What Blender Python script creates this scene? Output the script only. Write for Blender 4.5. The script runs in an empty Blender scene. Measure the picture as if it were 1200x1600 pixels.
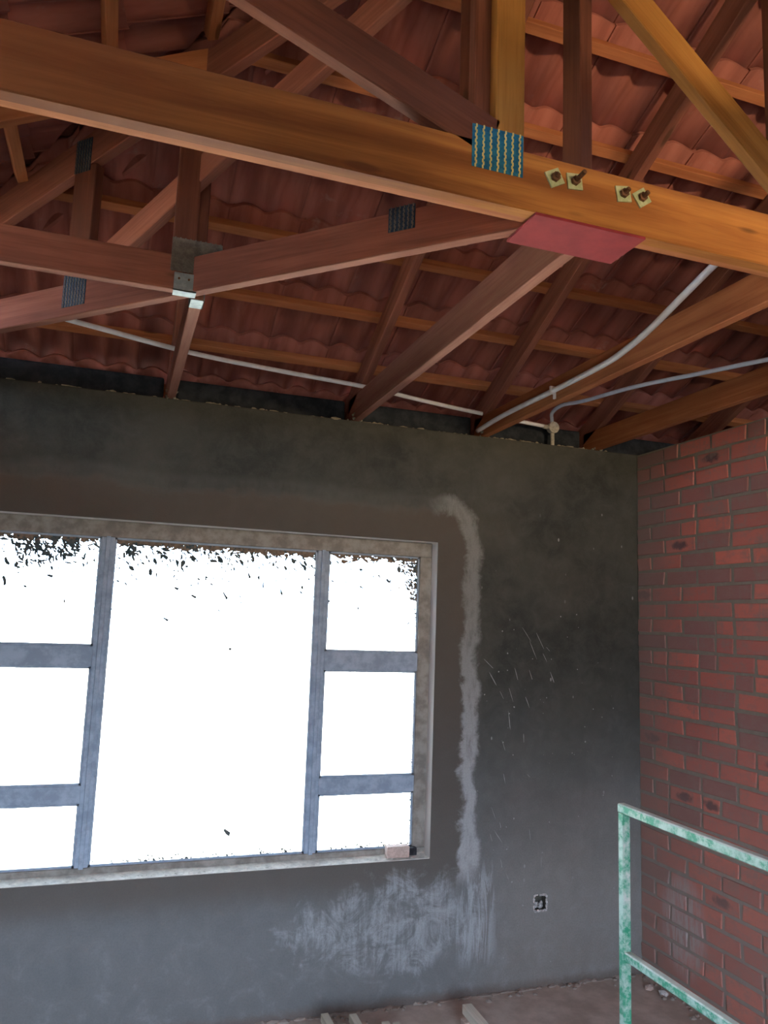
import bpy, bmesh, math, random
from mathutils import Vector, Matrix
random.seed(7)
C = bpy.context.scene.collection
S = bpy.context.scene

# ---------------------------------------------------------------- camera, sky, sun, exposure
cd = bpy.data.cameras.new('camera'); cam = bpy.data.objects.new('camera', cd); C.objects.link(cam)
cd.sensor_fit = 'VERTICAL'; cd.sensor_height = 36; cd.lens = 1208.94 / 1600 * 36
cd.clip_start = 0.05; cd.clip_end = 300
YAW, PITCH, ROLL = 0.328, 0.139, 0.036
fw = Vector((math.sin(YAW)*math.cos(PITCH), math.cos(YAW)*math.cos(PITCH), math.sin(PITCH)))
rt = Vector((math.cos(YAW), -math.sin(YAW), 0)); up = rt.cross(fw)
r2 = math.cos(ROLL)*rt + math.sin(ROLL)*up; u2 = -math.sin(ROLL)*rt + math.cos(ROLL)*up
cam.matrix_world = Matrix.Translation((-2.786, -3.681, 1.801)) @ Matrix((r2, u2, -fw)).transposed().to_4x4()
S.camera = cam

W = bpy.data.worlds.new('sky'); S.world = W; W.use_nodes = True
wn = W.node_tree.nodes; bg = wn['Background']
bg.inputs[0].default_value = (0.76, 0.92, 1.18, 1); bg.inputs[1].default_value = 15.0

sd = bpy.data.lights.new('sun', 'SUN'); sd.energy = 200.0; sd.angle = 0.02; sd.color = (1, .93, .84)
sun = bpy.data.objects.new('sun', sd); C.objects.link(sun)
sun.rotation_euler = Vector((0.70, -0.04, -1.0)).to_track_quat('-Z', 'Y').to_euler()

S.view_settings.view_transform = 'Standard'; S.view_settings.look = 'None'
S.view_settings.exposure = 0.0; S.view_settings.gamma = 1; S.view_settings.use_curve_mapping = False

# added warm area light at the unseen rear opening, standing in for bounced daylight
ad = bpy.data.lights.new('added_rear_light', 'AREA'); ad.shape = 'RECTANGLE'; ad.size = .42; ad.size_y = .12; ad.energy = 10.5; ad.spread = math.radians(56); ad.color = (1, .76, .47)
al = bpy.data.objects.new('added_rear_light', ad); C.objects.link(al); al.location = (-.75, -5.06, 2.62); al.rotation_euler = (math.radians(101), 0, math.radians(2))

def portal(loc, rot, sx, sy):
    d = bpy.data.lights.new('portal', 'AREA'); d.shape = 'RECTANGLE'; d.size = sx; d.size_y = sy
    d.cycles.is_portal = True
    o = bpy.data.objects.new('portal', d); C.objects.link(o); o.location = loc; o.rotation_euler = rot

# ---------------------------------------------------------------- material helpers
class NT:
    def __init__(s, name, rough=.8):
        s.m = bpy.data.materials.new(name); s.m.use_nodes = True
        s.t = s.m.node_tree; s.b = s.t.nodes['Principled BSDF']; s.b.inputs['Roughness'].default_value = rough
        s.b.inputs['Specular IOR Level'].default_value = .3
    def n(s, kind, **kw):
        o = s.t.nodes.new(kind)
        for k, v in kw.items(): setattr(o, k, v)
        return o
    def put(s, sock, v):
        if isinstance(v, bpy.types.NodeSocket): s.t.links.new(v, sock)
        elif isinstance(v, (tuple, list)) and len(v) == 3 and sock.type == 'RGBA': sock.default_value = (*v, 1)
        else: sock.default_value = v
    def math(s, op, a, b=0.0, c=0.0, clamp=False):
        o = s.n('ShaderNodeMath', operation=op, use_clamp=clamp)
        for i, v in enumerate((a, b, c)): s.put(o.inputs[i], v)
        return o.outputs[0]
    def mix(s, f, a, b, mode='MIX'):
        o = s.n('ShaderNodeMix', data_type='RGBA', blend_type=mode)
        s.put(o.inputs[0], f); s.put(o.inputs[6], a); s.put(o.inputs[7], b); return o.outputs[2]
    def scale(s, vec, sc, loc=(0,0,0)):
        o = s.n('ShaderNodeMapping'); s.put(o.inputs[0], vec); o.inputs[3].default_value = sc; o.inputs[1].default_value = loc
        return o.outputs[0]
    def noise(s, vec, scale, detail=4, rough=.55, dist=0.0):
        o = s.n('ShaderNodeTexNoise'); s.put(o.inputs['Vector'], vec)
        o.inputs['Scale'].default_value = scale; o.inputs['Detail'].default_value = detail
        o.inputs['Roughness'].default_value = rough; o.inputs['Distortion'].default_value = dist
        return o.outputs[0]
    def step(s, v, a, b, lo=0.0, hi=1.0):
        o = s.n('ShaderNodeMapRange', interpolation_type='SMOOTHSTEP'); s.put(o.inputs[0], v)
        o.inputs[1].default_value = a; o.inputs[2].default_value = b; o.inputs[3].default_value = lo; o.inputs[4].default_value = hi
        return o.outputs[0]
    def bump(s, h, strength=.3, dist=.003):
        o = s.n('ShaderNodeBump'); s.put(o.inputs['Height'], h)
        o.inputs['Strength'].default_value = strength; o.inputs['Distance'].default_value = dist
        s.t.links.new(o.outputs[0], s.b.inputs['Normal'])
    def col(s, v): s.put(s.b.inputs['Base Color'], v)
    def obj(s): return s.n('ShaderNodeTexCoord').outputs['Object']
    def pos(s): return s.n('ShaderNodeNewGeometry').outputs['Position']
    def sep(s, v):
        o = s.n('ShaderNodeSeparateXYZ'); s.put(o.inputs[0], v); return o.outputs
    def rnd(s): return s.n('ShaderNodeObjectInfo').outputs['Random']

def wood(name, light, dark, knots=True, rough=.7, heart=False):
    k = NT(name, rough); k.b.inputs['Specular IOR Level'].default_value = .12
    a = k.n('ShaderNodeAttribute', attribute_name='grain').outputs['Vector']
    g1 = k.noise(k.scale(a, (1.1, 16, 16)), 1.0, 5, .6, .6)
    g2 = k.noise(k.scale(a, (4, 150, 150)), 1.0, 3, .6)
    c = k.mix(k.step(g1, .32, .68), dark, light)
    c = k.mix(k.math('MULTIPLY', k.step(g2, .45, .75), .35), c, tuple(x*.55 for x in dark))
    if knots:
        v = k.n('ShaderNodeTexVoronoi'); k.put(v.inputs['Vector'], k.scale(a, (2.1, 9, 9))); v.inputs['Scale'].default_value = 1
        kn = k.step(v.outputs['Distance'], .06, .12, 1, 0)
        c = k.mix(k.math('MULTIPLY', kn, .75), c, (.06, .028, .014))
    big = k.noise(k.pos(), 2.2, 3)
    c = k.mix(k.step(big, .35, .7, 0, .3), c, tuple(x*.5 for x in dark))
    if heart:                                    # red heartwood streaks, with light falling off to the left put into the colour
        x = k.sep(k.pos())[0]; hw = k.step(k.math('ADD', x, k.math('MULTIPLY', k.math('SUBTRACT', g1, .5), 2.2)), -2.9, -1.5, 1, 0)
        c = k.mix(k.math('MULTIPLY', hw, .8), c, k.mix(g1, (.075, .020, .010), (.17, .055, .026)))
    k.col(c); k.bump(k.math('ADD', g1, g2), .25, .0015)
    return k.m

M = {}
M['wood_gold'] = wood('golden_treated_pine', (.33, .150, .034), (.22, .085, .018))
M['wood_red']  = wood('red_brown_treated_pine', (.165, .056, .030), (.095, .032, .020))
M['wood_pink'] = wood('pale_red_treated_pine', (.32, .125, .078), (.21, .075, .048))
M['wood_pale'] = wood('pale_pink_pine', (.40, .19, .13), (.28, .115, .078))
M['wood_batten'] = wood('orange_batten_pine', (.48, .185, .075), (.33, .11, .045))
M['wood_heart_dimmed'] = wood('golden_pine_heartwood_dimmed_left', (.43, .180, .045), (.30, .108, .028), True, .7, True)
M['wood_raw'] = wood('raw_pale_pine', (.86, .80, .68), (.72, .65, .52))

def tile_mat():
    k = NT('clay_brown_roof_tile', .85); a = k.obj()
    n1 = k.noise(k.scale(a, (14, 2.2, 14)), 1, 4, .6); n2 = k.noise(a, 55, 3); n3 = k.noise(k.pos(), 6, 4, .7)
    c = k.mix(k.step(n1, .3, .7), (.24, .070, .048), (.38, .125, .088))
    c = k.mix(k.math('MULTIPLY', k.rnd(), .5), c, (.17, .07, .06))
    c = k.mix(k.step(n3, .62, .75, 0, .35), c, (.40, .27, .22))
    k.col(c); k.bump(k.math('ADD', n1, k.math('MULTIPLY', n2, .4)), .4, .002); return k.m
M['tile'] = tile_mat()

def brick_mat():
    k = NT('red_stock_brick', .9); a = k.obj(); r = k.rnd(); p = k.pos()
    fr = lambda f: k.math('FRACT', k.math('MULTIPLY', r, f))
    c = k.mix(r, (.68, .195, .14), (.46, .15, .12))
    c = k.mix(k.step(fr(7.3), .62, .9), c, (.33, .155, .135))
    off = k.n('ShaderNodeVectorMath', operation='ADD'); k.put(off.inputs[0], a); k.put(off.inputs[1], k.n('ShaderNodeCombineXYZ').outputs[0])
    s = off.inputs[1].links[0].from_node; k.put(s.inputs[1], k.math('MULTIPLY', r, 31.0))
    av = off.outputs[0]
    n1 = k.noise(k.scale(av, (1, 9, 14)), 1.6, 4, .7)
    c = k.mix(k.step(n1, .45, .7, 0, .55), c, (.34, .185, .155))
    # kiln flash: dark bluish heart on some bricks
    y = k.sep(a)[1]; z = k.sep(a)[2]
    el = k.math('ADD', k.math('POWER', k.math('MULTIPLY', y, 16), 2), k.math('POWER', k.math('MULTIPLY', z, 42), 2))
    el = k.math('ADD', el, k.math('MULTIPLY', k.math('SUBTRACT', k.noise(av, 30, 3), .5), 2.5))
    fl = k.math('MULTIPLY', k.step(el, .2, 1.4, 1, 0), k.step(fr(13.7), .92, .94))
    c = k.mix(k.math('MULTIPLY', fl, .8), c, (.045, .052, .062))
    # lime / cement smears
    n2 = k.noise(k.scale(p, (1, 1.2, 2)), 3.2, 6, .72); n3 = k.noise(k.scale(p, (1, 26, 4)), 2, 4, .7)
    sm = k.step(k.math('ADD', n2, k.math('MULTIPLY', k.math('SUBTRACT', n3, .5), .35)), .5, .66, 0, .6)
    py = k.sep(p)[1]; pz = k.sep(p)[2]
    corner = k.step(k.math('ADD', py, k.math('MULTIPLY', n2, .2)), -.36, .06, 0, .72)
    low = k.step(k.math('SUBTRACT', pz, k.math('MULTIPLY', n2, .5)), .1, 1.3, .34, 0)
    c = k.mix(k.math('MAXIMUM', sm, corner), c, (.30, .20, .17))
    c = k.mix(k.math('MULTIPLY', low, 1.15, clamp=True), c, (.52, .33, .28))
    dq = k.math('ADD', k.math('POWER', k.math('MULTIPLY', k.math('ADD', py, .33), 5.5), 2), k.math('POWER', k.math('MULTIPLY', k.math('SUBTRACT', pz, .36), 3.6), 2))
    w = k.math('MULTIPLY', k.step(dq, .1, 1.1, 1, 0), k.step(n3, .3, .62, .15, .75))
    c = k.mix(w, c, (.52, .50, .48))
    k.col(c); k.bump(k.math('ADD', n1, k.noise(p, 90, 4, .7)), .5, .003); return k.m
M['brick'] = brick_mat()

def mortar_mat():
    k = NT('grey_brown_mortar', .95); p = k.pos(); n = k.noise(p, 22, 6, .7)
    z = k.sep(p)[2]; dz = k.step(k.math('SUBTRACT', z, k.math('MULTIPLY', n, .6)), .1, 1.3, .6, 0)
    k.col(k.mix(dz, k.mix(n, (.19, .165, .125), (.33, .285, .225)), (.44, .36, .32))); k.bump(n, .6, .004); return k.m
M['mortar'] = mortar_mat()

def plaster_mat():
    k = NT('grey_cement_plaster', .82); p = k.pos(); x, y, z = k.sep(p)
    n1 = k.noise(p, 1.6, 6, .62); n2 = k.noise(p, 9, 6, .7, .4); n3 = k.noise(k.scale(p, (1, 1, .3)), 24, 4, .7)
    nf = k.noise(p, 120, 3, .7)
    c = k.mix(k.step(n1, .36, .64), (.034, .036, .031), (.070, .069, .057))
    c = k.mix(k.step(n2, .35, .75, 0, .5), c, (.105, .102, .088))
    # lower wall paler: cement haze, with the low light put into the colour
    low_haze_light = k.step(k.math('ADD', z, k.math('MULTIPLY', k.math('SUBTRACT', n1, .5), .9)), .25, 1.6, .88, 0)
    c = k.mix(low_haze_light, c, k.mix(k.step(x, -1.3, -.5), k.mix(n2, (.15, .155, .155), (.25, .25, .245)), k.mix(n2, (.26, .25, .23), (.38, .365, .34))))
    # distance from the window opening
    ax = k.math('MAXIMUM', k.math('ADD', x, 1.232), 0); az = k.math('MAXIMUM', k.math('SUBTRACT', z, 2.21), 0)
    d = k.math('SQRT', k.math('ADD', k.math('POWER', ax, 2), k.math('POWER', az, 2)))
    d = k.math('ADD', d, k.math('MULTIPLY', k.math('SUBTRACT', n2, .5), .14))
    d = k.math('ADD', d, k.math('MULTIPLY', k.math('SUBTRACT', k.noise(p, 2.3, 2), .5), .10))
    # browner patching plaster next to the opening
    inner = k.math('MULTIPLY', k.step(d, .14, .19, 1, 0), k.step(z, .45, .6, 0, 1))
    c = k.mix(k.math('MULTIPLY', inner, .75), c, (.12, .098, .08))
    band = k.math('MULTIPLY', k.step(d, .135, .17), k.step(d, .215, .26, 1, 0))
    side = k.step(k.math('ADD', x, k.math('MULTIPLY', n2, .2)), -1.2, -1.05, .14, 1)
    lowfade = k.step(z, .50, .62, 0, 1)
    band = k.math('MULTIPLY', k.math('MULTIPLY', band, side), lowfade)
    band = k.math('MULTIPLY', band, k.step(n3, .25, .55, .45, 1))
    c = k.mix(k.math('MULTIPLY', band, .85), c, k.mix(k.step(z, .9, 2.0), (.46, .47, .47), (.27, .27, .255)))
    # runs of thin cement wash under the band and below the sill
    stre = k.noise(k.scale(p, (26, 1, 3.2)), 1.0, 6, .75, .9)
    bx = k.math('ABSOLUTE', k.math('ADD', x, .97))
    runs = k.math('MULTIPLY', k.step(bx, .06, .13, 1, 0), k.math('MULTIPLY', k.step(z, .10, .22), k.step(z, .52, .66, 1, 0)))
    c = k.mix(k.math('MULTIPLY', runs, k.step(stre, .45, .58, 0, .8)), c, (.40, .42, .43))
    bx2 = k.math('ADD', k.math('POWER', k.math('MULTIPLY', k.math('ADD', x, 1.42), 2.0), 2), k.math('POWER', k.math('MULTIPLY', k.math('SUBTRACT', z, .37), 4.2), 2))
    bx2 = k.math('ADD', bx2, k.math('MULTIPLY', k.math('SUBTRACT', k.noise(p, 3.2, 5, .7, 1.0), .5), 4.0))
    wash = k.math('MULTIPLY', k.step(bx2, .45, 1.15, 1, 0), k.step(k.math('ADD', k.math('MULTIPLY', stre, .35), k.math('MULTIPLY', k.noise(p, 6, 8, .8, 1.4), .65)), .42, .60, 0.0, .75))
    c = k.mix(wash, c, (.42, .44, .45))
    low = k.math('MULTIPLY', k.step(z, .0, .60, 1, 0), k.step(n2, .52, .72, 0, .30))
    c = k.mix(low, c, (.33, .34, .35))
    # white drips and specks
    sp = k.n('ShaderNodeTexVoronoi'); k.put(sp.inputs['Vector'], k.scale(p, (1, 1, .55))); sp.inputs['Scale'].default_value = 15
    spk = k.math('MULTIPLY', k.step(sp.outputs['Distance'], .05, .10, 1, 0), k.step(x, -1.15, -.95))
    spk = k.math('MULTIPLY', spk, k.step(k.noise(p, 2.1, 2), .48, .56))
    c = k.mix(k.math('MULTIPLY', spk, .6), c, (.5, .5, .48))
    # rusty damp line over the floor
    c = k.mix(k.math('MULTIPLY', k.step(k.math('ADD', z, k.math('MULTIPLY', n2, .05)), .035, .085, 1, 0), .6), c, (.16, .11, .085))
    c = k.mix(k.math('MULTIPLY', k.step(nf, .35, .7), .18), c, (.08, .08, .075))
    c = k.mix(k.math('MULTIPLY', k.step(y, .002, .006), k.step(z, .5, .6)), c, (.66, .61, .57))   # paler colour in the reveals
    k.col(c); k.bump(k.math('ADD', k.math('MULTIPLY', n2, 1.2), k.math('MULTIPLY', nf, .35)), .55, .004); return k.m
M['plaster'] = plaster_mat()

def simple(name, a, b, scale=12, rough=.8, metal=0, bump=.2, dist=.002):
    k = NT(name, rough); n = k.noise(k.pos(), scale, 5, .65); k.col(k.mix(k.step(n, .35, .65), a, b))
    k.b.inputs['Metallic'].default_value = metal; k.bump(n, bump, dist); return k.m
def screed_mat():
    k = NT('brown_grey_floor_screed', .95); p = k.pos(); n = k.noise(p, 5, 6, .65); y = k.sep(p)[1]
    c = k.mix(k.step(n, .35, .65), (.52, .43, .36), (.72, .62, .54))
    darkened = k.step(k.math('ADD', y, k.math('MULTIPLY', n, .8)), -1.7, -1.1, 1, 0)   # unseen floor further in, darkened to cut bounce light
    c = k.mix(k.math('MULTIPLY', darkened, .92), c, (.06, .05, .042))
    k.col(c); k.bump(n, .8, .006); return k.m
M['screed'] = screed_mat()
M['render'] = simple('rough_wall_render', (.09, .08, .07), (.13, .12, .10), 4, .95)
M['sill'] = simple('dusty_cement_sill', (.62, .59, .53), (.84, .80, .72), 28, .95, 0, .8, .004)
M['crumb'] = simple('mortar_crumb', (.20, .18, .13), (.33, .29, .22), 40, .95)
M['galv'] = simple('galvanised_steel', (.20, .25, .27), (.30, .36, .38), 30, .5, .5)
M['galv_dull'] = simple('dull_galvanised_plate', (.11, .10, .085), (.17, .16, .13), 60, .5, .4)
M['blue'] = simple('blue_stained_plate', (.010, .10, .20), (.025, .18, .28), 45, .45, .2)
M['blue_dark'] = simple('dark_blue_plate', (.015, .035, .06), (.03, .06, .09), 45, .5, .3)
M['tooth'] = simple('yellowed_plate_tooth', (.48, .40, .13), (.60, .50, .2), 60, .5)
M['redpaint'] = simple('red_oxide_paint', (.20, .022, .028), (.25, .028, .034), 9, .9, 0, .1)
M['washer'] = simple('pale_green_zinc', (.38, .42, .22), (.52, .54, .32), 60, .45, .3)
M['rust'] = simple('rusty_bolt', (.10, .05, .025), (.2, .09, .045), 80, .7, .4)
M['pvc'] = simple('white_pvc', (.78, .76, .74), (.88, .87, .86), 14, .45, 0, .05)
M['pvc_blue'] = simple('dusty_bluish_pvc', (.55, .62, .72), (.66, .74, .84), 14, .45, 0, .05)
M['pvc_dirty'] = simple('mortar_dusted_pvc', (.34, .31, .25), (.55, .51, .43), 60, .8, 0, .5)
M['frame'] = simple('grey_window_frame', (.26, .32, .40), (.38, .45, .54), 18, .5, .0, .15)
M['frame_dirty'] = simple('cement_dusted_frame', (.21, .185, .16), (.34, .31, .27), 14, .85, 0, .4)
M['splat'] = simple('cement_splash', (.05, .08, .09), (.13, .13, .12), 60, .9)
M['splat_brown'] = simple('brown_cement_splash', (.16, .12, .09), (.28, .20, .14), 60, .9)
M['pinkblock'] = simple('pale_pink_brick', (.52, .38, .32), (.66, .50, .43), 70, .95, 0, .6)
M['black'] = simple('near_black_block', (.02, .018, .02), (.05, .045, .05), 50, .8)
M['paving'] = simple('pale_sunlit_yard', (.46, .42, .36), (.56, .52, .45), 1.5, .95)
M['washdry'] = simple('dried_lime_mortar', (.30, .30, .28), (.42, .42, .40), 30, .95)
M['dark_fill'] = simple('near_black_beam_filling', (.012, .015, .02), (.03, .034, .042), 14, .8)
M['box_in'] = simple('broken_mortar', (.36, .33, .31), (.80, .77, .74), 60, .95, 0, .6)
M['sand'] = simple('darkened_rear_ground', (.028, .026, .018), (.045, .042, .028), 1.5, .95)  # unseen rear ground, darkened to cut light bounced onto the timbers
def green():
    k = NT('chipped_green_paint_with_cement_dust', .6); p = k.obj()
    n = k.noise(p, 19, 6, .75); n2 = k.noise(p, 70, 3, .6)
    c = k.mix(n2, (.028, .26, .145), (.05, .36, .20))
    c = k.mix(k.step(n, .40, .56), c, (.34, .52, .42)); c = k.mix(k.step(n, .53, .66), c, (.62, .64, .58))
    nz = k.sep(k.n('ShaderNodeNewGeometry').outputs['Normal'])[2]
    c = k.mix(k.step(k.math('ADD', nz, k.math('MULTIPLY', k.math('SUBTRACT', n, .5), 1.5)), .3, .8, 0, .85), c, (.66, .63, .55))
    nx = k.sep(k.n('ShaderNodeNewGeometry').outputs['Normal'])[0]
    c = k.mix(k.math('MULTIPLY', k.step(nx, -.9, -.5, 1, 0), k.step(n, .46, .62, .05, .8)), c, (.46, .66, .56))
    k.col(c); k.bump(n, .4, .002); return k.m
M['green'] = green()
def glass():
    k = NT('window_glass'); t = k.t; t.nodes.remove(k.b)
    tr = t.nodes.new('ShaderNodeBsdfTransparent'); gl = t.nodes.new('ShaderNodeBsdfGlossy'); gl.inputs['Roughness'].default_value = .03
    fr = t.nodes.new('ShaderNodeFresnel'); fr.inputs[0].default_value = 1.45; mx = t.nodes.new('ShaderNodeMixShader')
    tr.inputs[0].default_value = (.93, .97, .97, 1)
    t.links.new(fr.outputs[0], mx.inputs[0]); t.links.new(tr.outputs[0], mx.inputs[1]); t.links.new(gl.outputs[0], mx.inputs[2])
    t.links.new(mx.outputs[0], t.nodes['Material Output'].inputs[0]); return k.m
M['glass'] = glass()

# ---------------------------------------------------------------- object helpers
def tag(o, label=None, cat=None, group=None, kind=None):
    if label: o['label'] = label
    if cat: o['category'] = cat
    if group: o['group'] = group
    if kind: o['kind'] = kind
    return o
def thing(name, loc, label, cat, group=None):
    o = bpy.data.objects.new(name, None); C.objects.link(o); o.location = loc; o.empty_display_size = .1
    return tag(o, label, cat, group)
def base(parent):
    v = Vector((0, 0, 0))
    while parent: v = v + Vector(parent.location); parent = parent.parent
    return v

class MB:                                    # mesh builder in world coordinates
    def __init__(s): s.v = []; s.f = []; s.g = []
    def add(s, vs, fs, gs=None):
        n = len(s.v); s.v += [Vector(v) for v in vs]; s.g += (gs or [(0, 0, 0)]*len(vs)); s.f += [tuple(i+n for i in f) for f in fs]
    def box(s, a, b, c=0.0):
        a = Vector(a); b = Vector(b); d = b-a
        s.hexa(a, Vector((d.x, 0, 0)), Vector((0, d.y, 0)), Vector((0, 0, d.z)))
    def hexa(s, o, X, Y, Z):
        vs = [o, o+X, o+X+Y, o+Y, o+Z, o+X+Z, o+X+Y+Z, o+Y+Z]
        off = random.random()*50
        gs = [(a*X.length+off, b*Y.length+off*.3, c*Z.length) for a, b, c in ((0,0,0),(1,0,0),(1,1,0),(0,1,0),(0,0,1),(1,0,1),(1,1,1),(0,1,1))]
        fs = [(0,3,2,1),(4,5,6,7),(0,1,5,4),(1,2,6,5),(2,3,7,6),(3,0,4,7)]
        if X.cross(Y).dot(Z) < 0: fs = [f[::-1] for f in fs]
        s.add(vs, fs, gs)
    def beam(s, p0, p1, wv, hv, ch=.003):    # bottom edge line p0->p1 (one corner), width vector, height vector, chamfered
        p0, p1, wv, hv = map(Vector, (p0, p1, wv, hv)); w = wv.length; h = hv.length; a = ch/w; b = ch/h
        prof = [(a,0),(1-a,0),(1,b),(1,1-b),(1-a,1),(a,1),(0,1-b),(0,b)]
        L = (p1-p0).length; off = random.random()*50; vs = []; gs = []
        for t, P in ((0, p0), (L, p1)):
            for (x, z) in prof: vs.append(P+wv*x+hv*z); gs.append((t+off, x*w+off*.37, z*h))
        fs = [(i, (i+1) % 8, 8+(i+1) % 8, 8+i) for i in range(8)] + [tuple(range(7, -1, -1)), tuple(range(8, 16))]
        if wv.cross(hv).dot(p1-p0) > 0: fs = [f[::-1] for f in fs]
        # orientation: make first face normal point away from centre
        s.add(vs, fs, gs)
    def tube(s, pts, r, seg=10, cap=True):
        pts = [Vector(p) for p in pts]; n = len(pts); rings = []; pn = None
        for i, p in enumerate(pts):
            d = (pts[min(i+1, n-1)]-pts[max(i-1, 0)]).normalized()
            if pn is None: pn = d.orthogonal().normalized()
            pn = (pn - d*pn.dot(d)).normalized(); q = d.cross(pn)
            rr = r[i] if isinstance(r, (list, tuple)) else r
            rings.append([p+rr*(math.cos(2*math.pi*k/seg)*pn+math.sin(2*math.pi*k/seg)*q) for k in range(seg)])
        vs = [v for R in rings for v in R]; fs = []
        for i in range(n-1):
            for k in range(seg): fs.append((i*seg+k, i*seg+(k+1) % seg, (i+1)*seg+(k+1) % seg, (i+1)*seg+k))
        if cap: fs += [tuple(range(seg-1, -1, -1)), tuple(range((n-1)*seg, n*seg))]
        s.add(vs, fs)
    def lump(s, c, r, sq=1.0):               # small irregular stone
        bm = bmesh.new(); bmesh.ops.create_icosphere(bm, subdivisions=1, radius=1)
        vs = [Vector(c)+Vector((v.co.x*r[0], v.co.y*r[1], v.co.z*r[2]))*random.uniform(.7, 1.2) for v in bm.verts]
        bm.verts.index_update(); fs = [tuple(v.index for v in f.verts) for f in bm.faces]; bm.free(); s.add(vs, fs)
    def build(s, name, m, parent=None, smooth=False, origin=None):
        o0 = base(parent) if parent else Vector(origin or (0, 0, 0))
        if origin and parent: loc = Vector(origin)-o0; o0 = Vector(origin)
        else: loc = Vector((0, 0, 0)) if parent else o0
        me = bpy.data.meshes.new(name); me.from_pydata([v-o0 for v in s.v], [], s.f)
        at = me.attributes.new('grain', 'FLOAT_VECTOR', 'POINT'); at.data.foreach_set('vector', [x for g in s.g for x in g])
        me.materials.append(m)
        bm = bmesh.new(); bm.from_mesh(me); bmesh.ops.recalc_face_normals(bm, faces=bm.faces); bm.to_mesh(me); bm.free()
        if smooth:
            for p in me.polygons: p.use_smooth = True
        o = bpy.data.objects.new(name, me); C.objects.link(o); o.location = loc
        if parent: o.parent = parent
        return o
def bevel(o, w, seg=2):
    b = o.modifiers.new('bevel', 'BEVEL'); b.width = w; b.segments = seg; b.limit_method = 'ANGLE'; return o

# ---------------------------------------------------------------- the setting
H = 2.8; XL = -3.88; YR = -6.0; XR = 3.2; T = .23
WX0, WX1, WZ0, WZ1 = -3.45, -1.232, .654, 2.21
def holed_slab(name, xs, zs, hole, y0, y1, m):     # wall in the xz plane, cells missing where hole(i,j)
    mb = MB(); idx = {}
    def vid(i, j, k):
        if (i, j, k) not in idx:
            idx[(i, j, k)] = len(mb.v); mb.v.append(Vector((xs[i], (y0, y1)[k], zs[j]))); mb.g.append((0, 0, 0))
        return idx[(i, j, k)]
    nx, nz = len(xs)-1, len(zs)-1
    solid = lambda i, j: 0 <= i < nx and 0 <= j < nz and not hole(i, j)
    for i in range(nx):
        for j in range(nz):
            if not solid(i, j): continue
            for k in (0, 1): mb.f.append((vid(i,j,k), vid(i+1,j,k), vid(i+1,j+1,k), vid(i,j+1,k)))
            for (di, dj, a, b) in ((-1,0,(i,j),(i,j+1)), (1,0,(i+1,j),(i+1,j+1)), (0,-1,(i,j),(i+1,j)), (0,1,(i,j+1),(i+1,j+1))):
                if not solid(i+di, j+dj): mb.f.append((vid(*a,0), vid(*b,0), vid(*b,1), vid(*a,1)))
    o = mb.build(name, m); tag(o, kind='structure'); return o
SX0, SX1, SZ0, SZ1 = -.652, -.576, .362, .440
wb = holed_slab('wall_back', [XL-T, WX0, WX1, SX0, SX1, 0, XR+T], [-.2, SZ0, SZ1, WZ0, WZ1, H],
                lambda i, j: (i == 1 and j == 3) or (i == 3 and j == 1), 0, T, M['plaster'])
bevel(wb, .006, 3)
# near-black filling behind the rafter feet
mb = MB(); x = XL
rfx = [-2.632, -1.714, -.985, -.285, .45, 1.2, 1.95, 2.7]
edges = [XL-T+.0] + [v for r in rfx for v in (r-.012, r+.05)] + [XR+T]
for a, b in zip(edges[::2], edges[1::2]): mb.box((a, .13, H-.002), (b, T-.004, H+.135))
bf = mb.build('trim_1', M['dark_fill']); tag(bf, kind='structure'); bevel(bf, .01)
# crumbs of mortar along the top of the plastered wall
mb = MB()
for i in range(150):
    x = random.uniform(-3.6, -.05); mb.lump((x, random.uniform(.008, .05), H+random.uniform(-.001, .004)), (random.uniform(.006, .03), random.uniform(.006, .014), random.uniform(.004, .011)))
o = mb.build('mortar_crumbs', M['crumb'], wb); o['kind'] = 'stuff'; o['label'] = 'rough crumbs of mortar left along the wall head'

mb = MB(); mb.box((XL-T, YR-T, -.2), (XL, T, H))
tag(mb.build('wall_left', M['render']), kind='structure')
mb = MB(); mb.box((XL-T, YR-T, -.25), (XR+T, T, 0)); fl = mb.build('floor', M['screed']); tag(fl, kind='structure')
mb = MB(); mb.box((XR, YR, -.2), (XR+T, 0, H)); tag(mb.build('wall_far_side', M['render']), kind='structure')
# rear walls with the window that lets daylight in behind the camera
DX0, DX1 = -3.75, -1.3
holed_slab('wall_outer_rear', [XL-T, DX0-.3, DX1+.3, XR+T], [-.2, 0, 2.5, H], lambda i, j: i == 1 and j == 1, YR-T, YR, M['render'])
YP = -5.0
portal(((DX0+DX1)/2, YP-.13, 1.22), (math.radians(90), 0, 0), DX1-DX0+.05, 1.9)
holed_slab('wall_rear', [XL, DX0, DX1, -1.05, -.45, 0], [0, .3, 2.15, 2.52, 2.72, H], lambda i, j: (i == 3 and j == 3) or (i == 1 and j == 1), YP-.11, YP, M['render'])  # the small high opening is added for the warm area light
mb = MB(); mb.box((XL-.1, -3.60, H), (0, -3.524, H+.150)); tag(mb.build('shadow_beam', M['wood_gold']), 'unseen timber beam added over the camera to cast a shadow band', kind='structure')  # unseen beam, added to shade a band of the girder webs
mb = MB(); mb.box((-70, 0, -.35), (70, 70, -.22)); tag(mb.build('ground', M['paving']), 'pale sunlit yard outside the window', kind='structure')
mb = MB(); mb.box((-70, -70, -.35), (70, 0, -.22)); tag(mb.build('ground', M['sand']), 'unseen ground behind the building, darkened to cut bounce light', kind='structure')

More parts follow.
